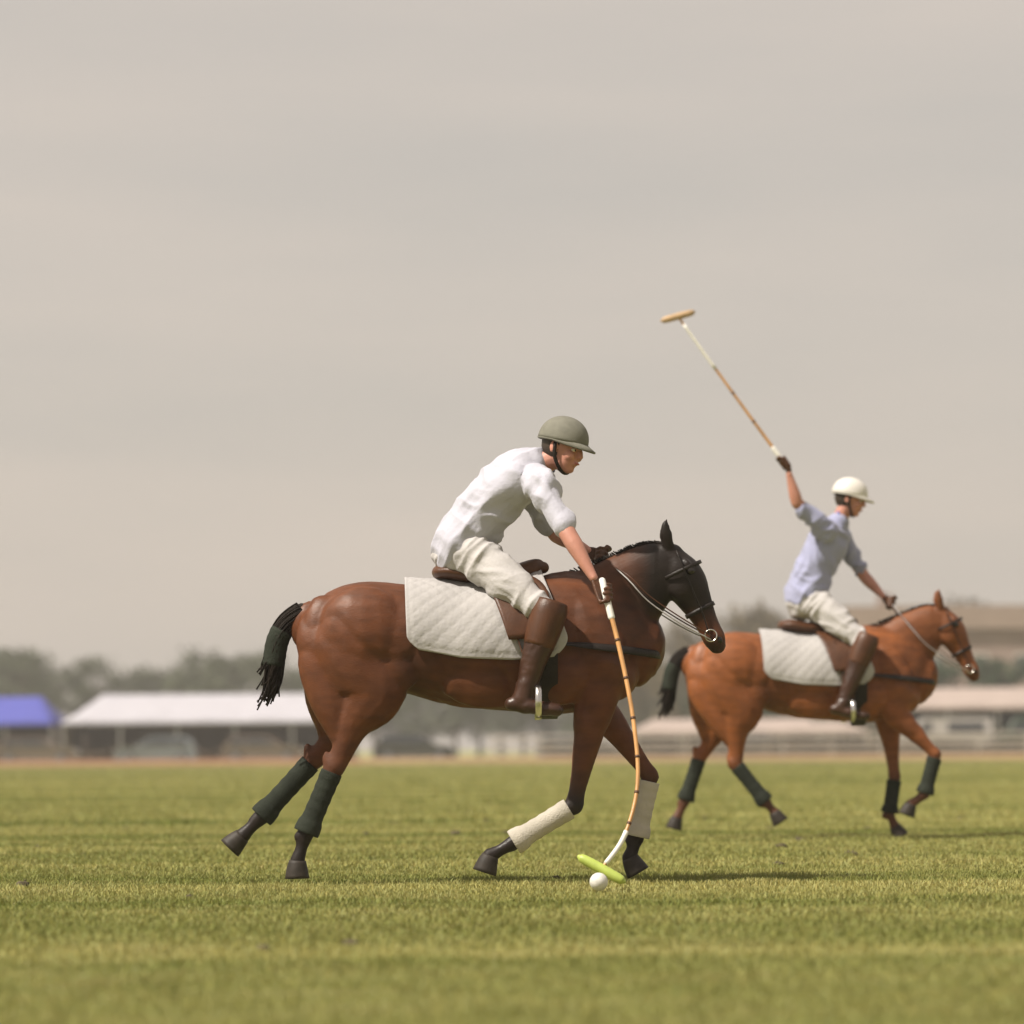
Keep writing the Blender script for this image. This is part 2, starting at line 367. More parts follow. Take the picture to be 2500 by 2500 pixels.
# trees ----------------------------------------------------------
def leaf_mat(name, c1, c2):
    m = mat(name, c1, .7, .2, .9, col2=c2, spec=.2); return m
M['bark'] = mat('grey_brown_bark', (.09, .07, .05), .9, .3, 4, .6, 20, stretch=(1, 1, .3))
def tree_data(seed, H, Wd, nclump, leaves, low=.18, size=.2):
    rr = np.random.default_rng(seed); V, F = [], []
    tr = [(0, 0, 0, .03 * H, .03 * H), (.01 * H, 0, .25 * H, .02 * H, .02 * H), (0, .01 * H, .55 * H, .013 * H, .013 * H), (0, 0, .85 * H, .004 * H, .004 * H)]
    parts = [tube(tr, 9, 3, (0, 1, 0))]; cl = []
    for i in range(nclump):
        f = rr.random(); z = H * (low + .1 + (.86 - low) * f); rad = Wd / 2 * math.sin(math.pi * min(1, max(.12, (f * .82 + .12)))) ** .6
        an = rr.random() * 6.283; q = rad * rr.uniform(.25, .92)
        c = np.array((math.cos(an) * q, math.sin(an) * q, z)); cl.append((c, Wd * rr.uniform(.11, .2)))
        if i % 3 == 0:
            z0 = max(.15 * H, z - .22 * H)
            parts.append(wire([(0, 0, z0), (c[0] * .5, c[1] * .5, (z0 + z) / 2 - .02 * H), tuple(c)], .006 * H, 6, 2))
    trunk = join(*parts)
    for i in range(leaves):
        c, r = cl[rr.integers(len(cl))]; d = rr.normal(size=3); d /= np.linalg.norm(d)
        p = c + d * r * (rr.random() ** .4) * np.array((1, 1, .75)) * rr.uniform(.8, 1.25)
        n_ = rr.normal(size=3) + d; n_ /= np.linalg.norm(n_); a1 = np.cross(n_, rr.normal(size=3)); a1 /= np.linalg.norm(a1); a2 = np.cross(n_, a1); s = size * rr.uniform(.5, 1.2)
        k = len(V); V += [p + a1 * s, p + a2 * s * .6, p - a1 * s, p - a2 * s * .6]; F.append((k, k + 1, k + 2, k + 3))
    return trunk, (V, F)
def tree_proto(seed, H, Wd, lm, **kw):
    td, cd_ = tree_data(seed, H, Wd, **kw); t = empty('tree')
    mk('trunk', td, M['bark'], t); mk('crown', cd_, lm, t, smooth=False); return t
def copy_thing(root):
    c = root.copy(); COL.objects.link(c)
    for ch in list(root.children):
        d = ch.copy(); COL.objects.link(d); d.parent = c
    return c
used = set()
def put(proto, x, y, rz, s, label, group, sz=None):
    o = proto if proto.name not in used else copy_thing(proto); used.add(proto.name)
    o.location = (x, y, 0); o.rotation_euler = (0, 0, rz); o.scale = (s, s, sz or s); tag(o, label, 'tree', group)
lmA = leaf_mat('grey_green_leaves', (.05, .065, .035), (.09, .105, .055)); lmB = leaf_mat('brown_olive_leaves', (.085, .07, .035), (.14, .11, .06)); lmC = leaf_mat('dark_green_leaves', (.018, .035, .014), (.04, .07, .028))
far = [tree_proto(s, 10, 9, lmA, nclump=34, leaves=2600, size=.26) for s in (1, 2, 3)]
brn = [tree_proto(s, 12, 10, lmB, nclump=40, leaves=3000, size=.26) for s in (4, 5)]
dk = [tree_proto(s, 6.5, 6, lmC, nclump=30, leaves=2600, low=.02, size=.18) for s in (6, 7)]
x = -70
for i in range(44):
    Y = 320 + rng.uniform(-12, 25); px = 1250 + x * FPX / (Y + 18)
    put(far[i % 3], x, Y, rng.uniform(0, 6), rng.uniform(.8, 1.02), 'hazy grey-green tree in the distant tree line low on the horizon', 'trees of the distant tree line'); x += rng.uniform(2.0, 2.9)
x = 9
for i in range(9):
    put(brn[i % 2], x, 275 + rng.uniform(-6, 10), rng.uniform(0, 6), rng.uniform(.86, 1.04), 'tall brownish olive tree rising behind the clubhouse at right', 'brownish trees behind the clubhouse'); x += rng.uniform(3.6, 5)
x = 13
for i in range(9):
    put(dk[i % 2], x, 218 + rng.uniform(-2, 3), rng.uniform(0, 6), rng.uniform(.86, 1.05), 'bushy dark green tree in the row in front of the clubhouse', 'dark green trees in front of the clubhouse'); x += rng.uniform(2.6, 3.6)

# hedge along the fence at the far side
def hedge(x0, x1, Y, H, lm, label):
    rr = np.random.default_rng(int(abs(x0) * 7) + 3); n_ = int((x1 - x0) * 420); V, F = [], []
    for i in range(n_):
        x = rr.uniform(x0, x1); z = rr.random() ** .7 * H * (1 + .1 * math.sin(x * 1.7) + .07 * math.sin(x * 4.3)); y = rr.uniform(-.6, .6)
        p = np.array((x, y, z)); a1 = rr.normal(size=3); a1 /= np.linalg.norm(a1); a2 = np.cross(a1, rr.normal(size=3)); a2 /= np.linalg.norm(a2); s = rr.uniform(.05, .13)
        k = len(V); V += [p + a1 * s, p + a2 * s * .6, p - a1 * s, p - a2 * s * .6]; F.append((k, k + 1, k + 2, k + 3))
    o = mk('hedge', (V, F), lm, smooth=False); o.location = (0, Y, 0); tag(o, label, 'hedge')
lmD = leaf_mat('brown_hedge_leaves', (.07, .05, .03), (.12, .085, .05))
hedge(-40, -8.5, 179, .75, lmD, 'low brownish hedge in front of the blue and white marquees')
hedge(1.5, 36, 176, .85, lmD, 'low brownish hedge behind the rail fence at right')
hedge(17, 40, 199, 2.5, lmC, 'tall dark green hedge behind the dusty pink marquee at right')

# rail fence
def rail_fence(x0, x1, Y, label):
    t = empty('rail_fence', (x0, Y, 0)); L = x1 - x0; wood = mat('pale_painted_rail', (.38, .33, .30), .7, .12, 3)
    for z in (.55, .95, 1.32): bx([box(0, L, -.02, .02, z - .06, z + .06)], wood, 'rail', t)
    n_ = int(L / 2.4)
    for i in range(n_ + 1): bx([box(L * i / n_ - .05, L * i / n_ + .05, .022, .12, -.05, 1.42)], wood, 'post', t)
    tag(t, label, 'fence')
rail_fence(-1.2, 34, 172, 'pale three-rail fence beyond the side boards, from behind the near horse to the right edge')

# vehicles
def loft_y(profile_fn, ys):
    V, F = [], []; n_ = None
    for y in ys:
        r = profile_fn(y); n_ = len(r); V += [Vector((p[0], y, p[1])) for p in r]
    for j in range(len(ys) - 1):
        for k in range(n_): F.append((j * n_ + k, j * n_ + (k + 1) % n_, (j + 1) * n_ + (k + 1) % n_, (j + 1) * n_ + k))
    F.append(tuple(range(n_))); F.append(tuple(reversed(range((len(ys) - 1) * n_, len(ys) * n_)))); return V, F
def car(x, Y, rz, paint, label, kind='estate', group=None):
    t = empty('parked_car' if kind != 'van' else 'parked_van', (x, Y, 0), rz)
    glass = M['carglass']
    if kind == 'van':
        L = 2.5; low = [(-L, .35), (-L, 1.25), (L - .55, 1.25), (L - .08, 1.05), (L, .75), (L, .35)]; cab = [(-L + .02, 1.25), (-L + .06, 2.15), (L - 1.55, 2.2), (L - 1.25, 2.08), (L - .6, 1.25)]
        wins = [[(L - 1.75, 1.35), (L - 1.75, 1.95), (L - 1.4, 1.95), (L - .85, 1.35)], [(-L + .4, 1.4), (-L + .4, 1.95), (-.1, 1.95), (-.1, 1.4)]]; wz = 1.85
    else:
        L = 2.15; low = [(-L, .32), (-L - .02, .7), (-L + .05, .93), (-1.2, .97), (.85, .95), (L - .25, .82), (L, .66), (L, .32)]
        cab = [(-L + .12, .95), (-L + .45, 1.35), (-L + .75, 1.45), (.05, 1.46), (.35, 1.38), (1.05, .95)]
        wins = [[(-L + .38, 1.0), (-L + .62, 1.33), (-.95, 1.37), (-.95, 1.0)], [(-.87, 1.0), (-.87, 1.37), (.05, 1.37), (.26, 1.31), (.76, 1.0)]]
    hw = .86
    def pl(y): q = abs(y) / hw; k = 1 - .03 * q ** 4; return [(p[0] * k, .32 + (p[1] - .32) * (1 - .02 * q ** 4)) for p in low]
    def pc(y): return [(p[0] * .995, p[1]) for p in cab]
    mk('body', loft_y(pl, [-hw, -hw * .93, -.4, .4, hw * .93, hw]), paint, t, mods=(('BEVEL', dict(width=.05, segments=3, limit_method='ANGLE')),))
    # cabin narrows upward
    V, F = loft_y(pc, [-.78, -.4, .4, .78]); zt = max(p[1] for p in cab); zb = min(p[1] for p in cab)
    for v in V: v.y *= 1 - .14 * (v.z - zb) / (zt - zb)
    mk('cabin', (V, F), paint, t, mods=(('BEVEL', dict(width=.04, segments=3, limit_method='ANGLE')),))
    for sy in (-1, 1):
        for w in wins:
            pts = [Vector((p[0], sy * (.785 * (1 - .14 * (p[1] - zb) / (zt - zb)) + .006), p[1])) for p in w]; n_ = len(pts)
            V = pts + [Vector((p.x, p.y - sy * .03, p.z)) for p in pts]; F = [tuple(range(n_)), tuple(reversed(range(n_, 2 * n_)))] + [(k, (k + 1) % n_, n_ + (k + 1) % n_, n_ + k) for k in range(n_)]
            mk('window', (V, F), glass, t, smooth=False)
        bx([box(-L + .1, L - .2, sy * .872 - .006, sy * .872 + .006, .90 if kind != 'van' else 1.12, .925 if kind != 'van' else 1.15)], M['steel'], 'trim_strip', t)
        bx([box(-L + .9, L - .9, sy * .868 - .01, sy * .868 + .01, .36, .42)], M['steel'], 'sill_strip', t)
    for wx in (-L + .78, L - .82):
        for sy in (-1, 1):
            ty = mk('wheel', skin_frames(frames([(wx, sy * .74, .33, .31, .31, (1, 0, 0)), (wx, sy * .76, .33, .33, .33, (1, 0, 0)), (wx, sy * .87, .33, .33, .33, (1, 0, 0)), (wx, sy * .89, .33, .31, .31, (1, 0, 0))], 1), 24, False), M['tyre'], t)
            mk('rim', skin_frames(frames([(wx, sy * .86, .33, .2, .2, (1, 0, 0)), (wx, sy * .9, .33, .19, .19, (1, 0, 0)), (wx, sy * .905, .33, .05, .05, (1, 0, 0))], 1), 20, False), M['wheel_alloy'], ty)
    for sy in (-.62, .62):
        mk('headlight', blob((L - .06, sy, .68), (.07, .16, .08)), M['lampglass'], t); mk('tail_light', blob((-L + .03, sy, .76), (.05, .13, .09)), M['tail'], t)
    for e_ in (-1, 1): bx([box(e_ * L - .05, e_ * L + .05, -.8, .8, .36, .5)], M['steel'], 'bumper', t, .02)
    tag(t, label, 'van' if kind == 'van' else 'car', group); return t
M['wheel_alloy'] = mat('dull_wheel_alloy', (.13, .13, .13), .7, .1, 5)
M['carglass'] = mat('car_glass', (.02, .024, .028), .06, .1, 2); M['tyre'] = mat('tyre_rubber', (.018, .018, .018), .85, .2, 9)
M['lampglass'] = mat('headlight_glass', (.6, .6, .58), .15, .1, 5); M['tail'] = mat('tail_light_red', (.25, .01, .01), .25, .1, 5)
pb = mat('brown_car_paint', (.10, .07, .05), .25, .05, 2, coat=.6); pg = mat('slate_grey_car_paint', (.12, .135, .15), .25, .05, 2, coat=.6)
pk = mat('black_car_paint', (.015, .015, .016), .2, .05, 2, coat=.6); pw = mat('dusty_grey_van_paint', (.36, .33, .31), .35, .05, 2, coat=.4); pgr = mat('dark_green_car_paint', (.02, .045, .025), .25, .05, 2, coat=.5)
def X(px, Y): return (px - 1250) / FPX * (Y - CAM_Y)
car(X(90, 176), 176, 0, pb, 'dark brown parked car in front of the blue marquee')
car(X(380, 175.6), 175.6, math.pi, pg, 'slate grey parked car in front of the left half of the white marquee')
car(X(640, 176), 176, 0, pb, 'dark brown parked car in front of the right half of the white marquee')
car(X(1010, 178), 178, 0, pk, 'black parked car seen beneath the belly of the near horse')
car(X(2300, 181), 181, math.pi, pw, 'dusty grey parked van in front of the pink marquee at right', 'van')
car(X(2530, 180), 180, math.pi, pgr, 'dark green parked van cut by the right edge of the photo', 'van')
car(X(1400, 181), 181, 0, pg, 'slate grey parked car behind the mallet of the near player')
car(X(1800, 182), 182, math.pi, pk, 'black parked car behind the hind legs of the far horse')

# ------------------------------------------------------------------ horse
TOR = [(-.99, 0, 1.25, .09, .11), (-.92, 0, 1.24, .17, .19), (-.76, 0, 1.225, .25, .255), (-.5, 0, 1.20, .24, .26), (-.25, 0, 1.155, .265, .285),
       (0, 0, 1.145, .275, .305), (.2, 0, 1.165, .25, .335), (.36, 0, 1.18, .21, .335), (.50, 0, 1.17, .175, .28), (.62, 0, 1.13, .12, .18)]
def torso_at(x):
    for a_, b_ in zip(TOR, TOR[1:]):
        if a_[0] <= x <= b_[0]:
            f = (x - a_[0]) / (b_[0] - a_[0]); return [a_[i] + (b_[i] - a_[i]) * f for i in range(5)]
    return list(TOR[0] if x < TOR[0][0] else TOR[-1])
def horse(loc, scale, pose, coat, dark, pts, mane_up, wraps, label, group):
    """pose: dict nf, ff, nh, fh = joint chains (x,z); near side is -y"""
    sh = []
    sh.append(tube(TOR, 26, 4))
    NK = [(.30, 0, 1.20, .13, .30), (.50, 0, 1.36, .105, .235), (.64, 0, 1.475, .085, .175), (.745, 0, 1.55, .072, .13), (.80, 0, 1.585, .055, .075)]
    HD = [(.785, 0, 1.60, .06, .06), (.815, 0, 1.53, .083, .098), (.855, 0, 1.45, .078, .105), (.905, 0, 1.355, .055, .076), (.95, 0, 1.265, .045, .056), (.985, 0, 1.19, .046, .055), (1.0, 0, 1.155, .038, .042)]
    sh.append(tube(NK, 20, 4)); sh.append(tube(HD, 20, 4))
    for sy in (-1, 1):
        sh.append(blob((.40, sy * .15, 1.14), (.15, .09, .26), (R(-18), 'Y')))     # shoulder
        sh.append(blob((.50, sy * .10, 1.02), (.11, .085, .13)))                    # chest muscle
        sh.append(blob((-.72, sy * .15, 1.22), (.23, .12, .23)))                    # haunch
        kk = pose['nh' if sy < 0 else 'fh'][1]
        sh.append(tube([(-.90, sy * .07, 1.34, .07, .10), (-.925, sy * .10, 1.22, .085, .125), (-.90, sy * .125, 1.06, .085, .14), (-.88 * .62 + kk[0] * .38, sy * .14, 1.06 * .62 + kk[1] * .38, .07, .105), (-.87 * .3 + kk[0] * .7 + .03, sy * .145, 1.06 * .3 + kk[1] * .7, .04, .055)], 14, 4))
        sh.append(blob((-.60, sy * .17, 1.13), (.12, .07, .20), (R(-25), 'Y')))
        sh.append(blob((.25, sy * .17, 1.02), (.14, .08, .15), (R(35), 'Y')))
        sh.append(blob((-.12, sy * .17, 1.03), (.26, .08, .17)))
        sh.append(blob((.825, sy * .05, 1.46), (.07, .032, .085)))                # cheek
        sh.append(blob((.86, sy * .07, 1.548), (.04, .02, .018), (R(60), 'Y')))               # brow
        sh.append(tube([(.765, sy * .045, 1.645, .020, .026), (.752, sy * .058, 1.70, .020, .031), (.748, sy * .066, 1.745, .013, .019), (.752, sy * .066, 1.775, .006, .006)], 10, 3))
        sh.append(tube([(.975, sy * .035, 1.20, .018, .022), (.985, sy * .04, 1.17, .014, .016)], 8, 2))
    sh.append(blob((.30, 0, 1.46), (.20, .05, .065)))                               # withers
    sh.append(tube([(-.97, 0, 1.36, .035, .035), (-1.03, 0, 1.33, .035, .035), (-1.08, 0, 1.26, .03, .03)], 8, 3))  # dock
    legs = {}
    for key, sy in (('nf', -1), ('fh', 1), ('nh', -1), ('ff', 1)):
        j = pose[key]; y0 = .15 * sy
        if key[1] == 'f':      # elbow, knee, fetlock, hoof
            (ex, ez), (kx, kz), (fx, fz), (hx, hz) = j
            up = [(ex + .03, y0, ez + .16, .07, .13), (ex, y0, ez, .07, .105), ((ex * .6 + kx * .4), y0, ez * .6 + kz * .4, .052, .07), (ex * .18 + kx * .82, y0, ez * .18 + kz * .82, .036, .043),
                  (kx, y0, kz, .041, .047)]
            lo = [(kx, y0, kz, .041, .047), (kx * .8 + fx * .2, y0, kz * .8 + fz * .2, .031, .034), (kx * .4 + fx * .6, y0, kz * .4 + fz * .6, .027, .032), (fx, y0, fz, .034, .04)]
        else:                  # stifle, hock, fetlock, hoof
            (ex, ez), (kx, kz), (fx, fz), (hx, hz) = j
            tx = ex - .14; up = [(-.78, y0 * .85, 1.26, .10, .19), (-.775 + (tx + .70) * .3, y0 * .95, 1.12, .11, .215), (tx, y0, ez - .01, .095, .175), ((tx - .02) * .6 + kx * .4, y0, ez * .6 + kz * .4, .066, .105), (tx * .33 + kx * .67, y0, ez * .33 + kz * .67, .048, .066),
                  (ex * .12 + kx * .88 - .01, y0, ez * .12 + kz * .88, .036, .052), (kx, y0, kz, .042, .056)]
            lo = [(kx, y0, kz, .042, .056), (kx * .8 + fx * .2, y0, kz * .8 + fz * .2, .034, .04), (kx * .4 + fx * .6, y0, kz * .4 + fz * .6, .028, .034), (fx, y0, fz, .036, .042)]
            sh.append(blob((kx - .035, y0, kz + .035), (.022, .02, .045)))         # point of hock
        pa = [(fx, y0, fz, .034, .04), ((fx + hx) / 2, y0, (fz + hz) / 2, .028, .03), (hx, y0, hz, .036, .04)]
        sh += [tube(up, 14, 4), tube(lo, 12, 4), tube(pa, 12, 3)]
        sh.append(blob((fx - .03, y0, fz - .012), (.026, .026, .028)))
        legs[key] = (y0, j)
    mouth = Vector((.99, 0, 1.16))
    def colour(p):
        c = Vector(coat); d = Vector(dark)
        f = 0
        f = max(f, min(1, max(0, (.62 - p.z) / .22)))                              # black points below knee and hock
        nk = min(1, max(0, (p.x - .48) / .2)) * min(1, max(0, (p.z - 1.2) / .15)) * pts   # darker head and neck
        f = max(f, nk)
        f = max(f, min(1, max(0, (p.z - 1.46) / .05)) * .35)                       # dorsal line
        f = max(f, min(1, max(0, .07 - (p - mouth).length) / .04))
        nn = noise.noise(p * 3.1) * .16 + noise.noise(p * 9) * .10 + noise.noise(p * 26) * .07
        sw = max(0, 1 - (p - Vector((.52, p.y, 1.25))).length / .30) + max(0, 1 - (p - Vector((-.42, p.y, 1.02))).length / .22)      # sweat soaked coat
        nn -= .35 * min(1, sw * 1.6) * (.6 + .8 * abs(noise.noise(p * 7)))
        return tuple((c.lerp(d, f)) * (1 + nn))
    def relief(p):
        w = p + Vector((noise.noise(p * 3), noise.noise(p * 3 + Vector((5, 5, 5))), noise.noise(p * 3 + Vector((9, 1, 4))))) * .14
        a1 = abs(noise.noise(Vector((w.x * 3.6 + w.z * 1.6, w.y * 3, w.z * 2.4 - w.x * .8)) + Vector((3.3, 0, 0))))
        vein = max(0, 1 - abs(noise.noise(w * 5.5 + Vector((0, 7, 2)))) * 22)
        k = 1 if p.z > .75 else .3
        if p.x > .7: k *= .35
        return k * (.0085 * min(a1, .25) / .25 - .003 + .0012 * vein)
    o = remeshed('horse', sh, .0105, M['coat'], None, smooth=6, colour=colour, fold=relief)
    o.location = loc; o.scale = (scale,) * 3; tag(o, label, 'horse', group)
    # hooves and leg wraps
    for key, (y0, j) in legs.items():
        (ex, ez), (kx, kz), (fx, fz), (hx, hz) = j
        d = Vector((hx - fx, 0, hz - fz)).normalized(); c0 = Vector((hx, y0, hz)) - d * .005
        t_ = pose['hoofdir'].get(key, None); d2 = Vector((t_[0], 0, t_[1])).normalized() if t_ else d
        a_ = c0; b_ = c0 + d2 * .04; e_ = c0 + d2 * .085
        fw = Vector((-d2.z, 0, d2.x)) * .02
        b_ += fw * .4; e_ += fw
        mk('hoof', tube([(a_.x, a_.y, a_.z, .038, .041), (b_.x, b_.y, b_.z, .046, .052), (e_.x, e_.y, e_.z, .051, .060)], 18, 3, cap=False), M['hoof'], o)
        wm = wraps[key]; wp = []
        for q in range(19):
            f = .08 + .9 * q / 18; k = (q % 3) / 2
            r = .048 + .0022 * k + (.008 if f > .82 else 0) - .004 * math.sin(f * math.pi)
            wp.append((kx + (fx - kx) * f, y0, kz + (fz - kz) * f, r, r * 1.12))
        mk('leg_wrap', tube(wp, 18, 2, cap=False), wm, o)
    # eyes and mane
    for sy in (-1, 1): mk('eye', blob((.868, sy * .083, 1.52), (.021, .014, .019)), M['eye'], o); mk('nostril', blob((1.008, sy * .040, 1.185), (.013, .008, .018), (R(-25), 'Y')), M['eye'], o)
    V, F = [], []; n_ = 0; rr = random.Random(3)
    fr = frames(NK, 14)
    tk = []
    for i, (c, ra, rb, s, u, t) in enumerate(fr[8:]):
        for q in range(9):
            b0 = c + (u if u.z > 0 else -u) * (rb - .012) + s * rr.uniform(-.012, .012)
            tip = b0 + Vector((-.005 + rr.uniform(-.01, .01), rr.uniform(-.006, .006), 0)) + (u if u.z > 0 else -u) * mane_up * rr.uniform(.7, 1.15)
            tk.append(tube([(b0.x, b0.y, b0.z, .004, .005), (tip.x, tip.y, tip.z, .001, .002)], 5, 1, cap=False))
    mk('mane', join(*tk), M['hair'], o)
    # bound polo tail: wrapped upper part and a tied club
    tp = pose['tail']; tw = []
    for i, p in enumerate(tp): tw.append((p[0], 0, p[1], p[2], p[2] * 1.1))
    hs_ = []; fr = frames(tw, 6)
    for q in range(110):
        an = rr.uniform(0, 6.28); rad = rr.uniform(.55, 1.08); e_ = rr.randint(len(fr) // 2, len(fr) - 1); ps_ = []
        for i in range(0, e_ + 1, 3):
            c, ra, rb, s_, u_, t_ = fr[i]; a2 = an + i * .05; ps_.append(c + s_ * (ra * rad * math.cos(a2)) + u_ * (rb * rad * math.sin(a2)))
        c, ra, rb, s_, u_, t_ = fr[e_]; ps_.append(ps_[-1] + t_ * rr.uniform(.02, .09) + Vector((rr.uniform(-.04, .01), rr.uniform(-.025, .025), 0)))
        hs_.append(wire(ps_, .004, 5, 2))
    tl = mk('tail', join(tube([(a_[0], a_[1], a_[2], a_[3] * .8, a_[4] * .8) for a_ in tw], 12, 5), *hs_), M['hair'], o)
    mk('tail_tape', tube([(*f[0], f[1] * 1.12 + .002 * (i % 2), f[2] * 1.12 + .002 * (i % 2)) for i, f in enumerate(fr[9:20])], 14, 1, cap=False), M['dark_wrap'], tl)
    # ---------------- tack
    V, F = [], []; nx, nth = 90, 110
    for j in range(nth + 1):
        th = R(-100 + 200 * j / nth); q = abs(th) / R(100)
        xf = .14 + .15 * q ** 1.6 - (.07 * max(0, (q - .86) / .14) ** 2); xr = -.53 + .02 * q + (.06 * max(0, (q - .88) / .12) ** 2)
        for i in range(nx + 1):
            xx = xr + (xf - xr) * i / nx; s = torso_at(xx); wob = .004 * math.sin(xx * 17 + q * 5) + .0045 * (abs(math.sin((xx + q * .5) * 42)) * abs(math.sin((xx - q * .5) * 42))) ** .5 * (1 if .04 < i / nx < .96 and q < .93 else 0)
            rise = .02 * math.exp(-((th) / .28) ** 2) * (1 if xx > .1 else .5) + (.016 if xx > .2 else 0)
            V.append(Vector((xx, (s[3] + .022 + wob + .03 * max(0, (xx - .1) / .2) * math.sin(q * 1.7)) * math.sin(th), s[2] + (s[4] + .02 + wob) * math.cos(th) + rise)))
    for j in range(nth):
        for i in range(nx): k = j * (nx + 1) + i; F.append((k, k + 1, k + nx + 2, k + nx + 1))
    mk('saddle_pad', (V, F), M['pad'], o, mods=(('SOLIDIFY', dict(thickness=.014, offset=1)),))
    st = [(-.36, 0, 1.525, .12, .035), (-.30, 0, 1.525, .15, .045), (-.18, 0, 1.505, .15, .045), (-.02, 0, 1.505, .11, .045), (.06, 0, 1.525, .08, .05), (.12, 0, 1.545, .06, .045), (.15, 0, 1.545, .03, .03)]
    sd_ = mk('saddle', tube(st, 18, 4), M['leather'], o)
    for sy in (-1, 1):
        V, F = [], []; n1, n2 = 14, 16
        for j in range(n1 + 1):
            q = j / n1; th = R(22 + 62 * q)
            xf = .08 + .10 * math.sin(q * 2.6); xr = -.14 + .12 * q
            for i in range(n2 + 1):
                xx = xr + (xf - xr) * i / n2; s = torso_at(xx); V.append(Vector((xx, sy * (s[3] + .055) * math.sin(th), s[2] + (s[4] + .055) * math.cos(th))))
        for j in range(n1):
            for i in range(n2): k = j * (n2 + 1) + i; F.append((k, k + 1, k + n2 + 2, k + n2 + 1))
        mk('saddle_flap', (V, F), M['leather'], sd_, mods=(('SOLIDIFY', dict(thickness=.008, offset=sy)),))
    s = torso_at(.17)
    mk('girth', ring_band(Vector((.17, 0, s[2])), Vector((0, 1, 0)), Vector((0, 0, 1)), s[3] + .03, s[4] + .02, Vector((1, 0, 0)), .09, .008, 40, (R(170), R(370))), M['dleather'], o, smooth=False)
    # breast girth, sheets across chest
    bg_ = []
    for k in range(25):
        th = R(-90 + 180 * k / 24); bg_.append(Vector((.17 + .555 * math.cos(th) ** .8 if k not in (0, 24) else .17, .275 * math.sin(th), 1.17 - .06 * math.cos(th))))
    mk('breast_strap', wire(bg_, .0055, 8, 2, flat=3.6), M['dleather'], o)
    hf = frames(HD, 8)
    def strap(i, ex, w, m_, nm='bridle_strap'):
        c, ra, rb, s_, u_, t_ = hf[i]; mk(nm, ring_band(c, s_, u_, ra + ex, rb + ex, t_, w, .005), m_, o)
    strap(26, .004, .022, M['dleather'], 'noseband'); strap(9, .012, .018, M['dleather'], 'browband')
    bit = Vector((.965, 0, 1.205))
    for sy in (-1, 1):
        mk('cheek_strap', wire([(.80, sy * .07, 1.62), (.83, sy * .098, 1.54), (.88, sy * .088, 1.42), (.93, sy * .066, 1.30), (.955, sy * .058, 1.215)], .008, 6, 3, flat=.5), M['dleather'], o)
        mk('bit_ring', ring_band(Vector((bit.x, sy * .062, bit.z)), Vector((1, 0, 0)), Vector((0, 0, 1)), .026, .026, Vector((0, 1, 0)), .006, .006, 16), M['steel'], o)
        hnd = pose['hand']
        for q in (0, 1):
            mk('rein', wire([(bit.x, sy * .066, bit.z - .02 * q), (.82, sy * .12, 1.29 - .03 * q), (.66, sy * .14, 1.40 - .03 * q), (.56, sy * .13, 1.50 - .02 * q), (hnd[0], hnd[1] + sy * .02, hnd[2] - .02 + .02 * q)], .006, 6, 4, flat=.6), M['pad'] if q else M['leather'], o)
        fx, fy, fz = pose['foot'][0 if sy < 0 else 1]
        mk('stirrup_leather', wire([(-.02, sy * .24, 1.42), (.02, sy * .31, 1.2), (fx - .02, fy, fz + .14)], .014, 6, 3, flat=.3), M['leather'], o)
        V1 = ring_band(Vector((fx, fy, fz + .055)), Vector((0, 1, 0)), Vector((0, 0, 1)), .06, .075, Vector((1, 0, 0)), .03, .007, 20); mk('stirrup', V1, M['steel'], o)
    return o

# ------------------------------------------------------------------ rider
def hand(c, g_, u, a_, thick=1.0):
    """closed hand round a bar of axis g_ through c; palm on side u, forearm coming along a_ """
    g_ = Vector(g_).normalized(); a_ = Vector(a_).normalized(); u = Vector(u); u = (u - g_ * u.dot(g_)).normalized(); v = g_.cross(u); c = Vector(c)
    wrist = c - a_ * .085 + u * .012; sh = []
    palm = c + u * .026
    for off in (-.03, -.01, .01, .03):
        p1 = palm + g_ * off; sh.append(wire([wrist + g_ * off * .35, (wrist + p1) / 2 + g_ * off * .3, p1], .0145, 8, 3, cap=True))
    for off, end, rr in ((-.034, 215, .0082), (-.0115, 245, .009), (.0115, 255, .0093), (.034, 240, .009)):
        pts_ = []
        for k in range(7):
            ph = R(-15 + (end + 15) * k / 6); rad = .027 + (.004 if k in (2, 4) else 0)
            pts_.append(c + g_ * off + u * (rad * math.cos(ph)) + v * (rad * math.sin(ph)))
        sh.append(wire(pts_, rr, 8, 3, cap=True))
    th = [wrist + u * .004 - v * .01, c + u * .018 - v * .026 + g_ * .045, c - u * .004 - v * .031 + g_ * .05, c - u * .024 - v * .014 + g_ * .048]
    sh.append(wire(th, .0105, 8, 3, cap=True))
    return wrist, sh
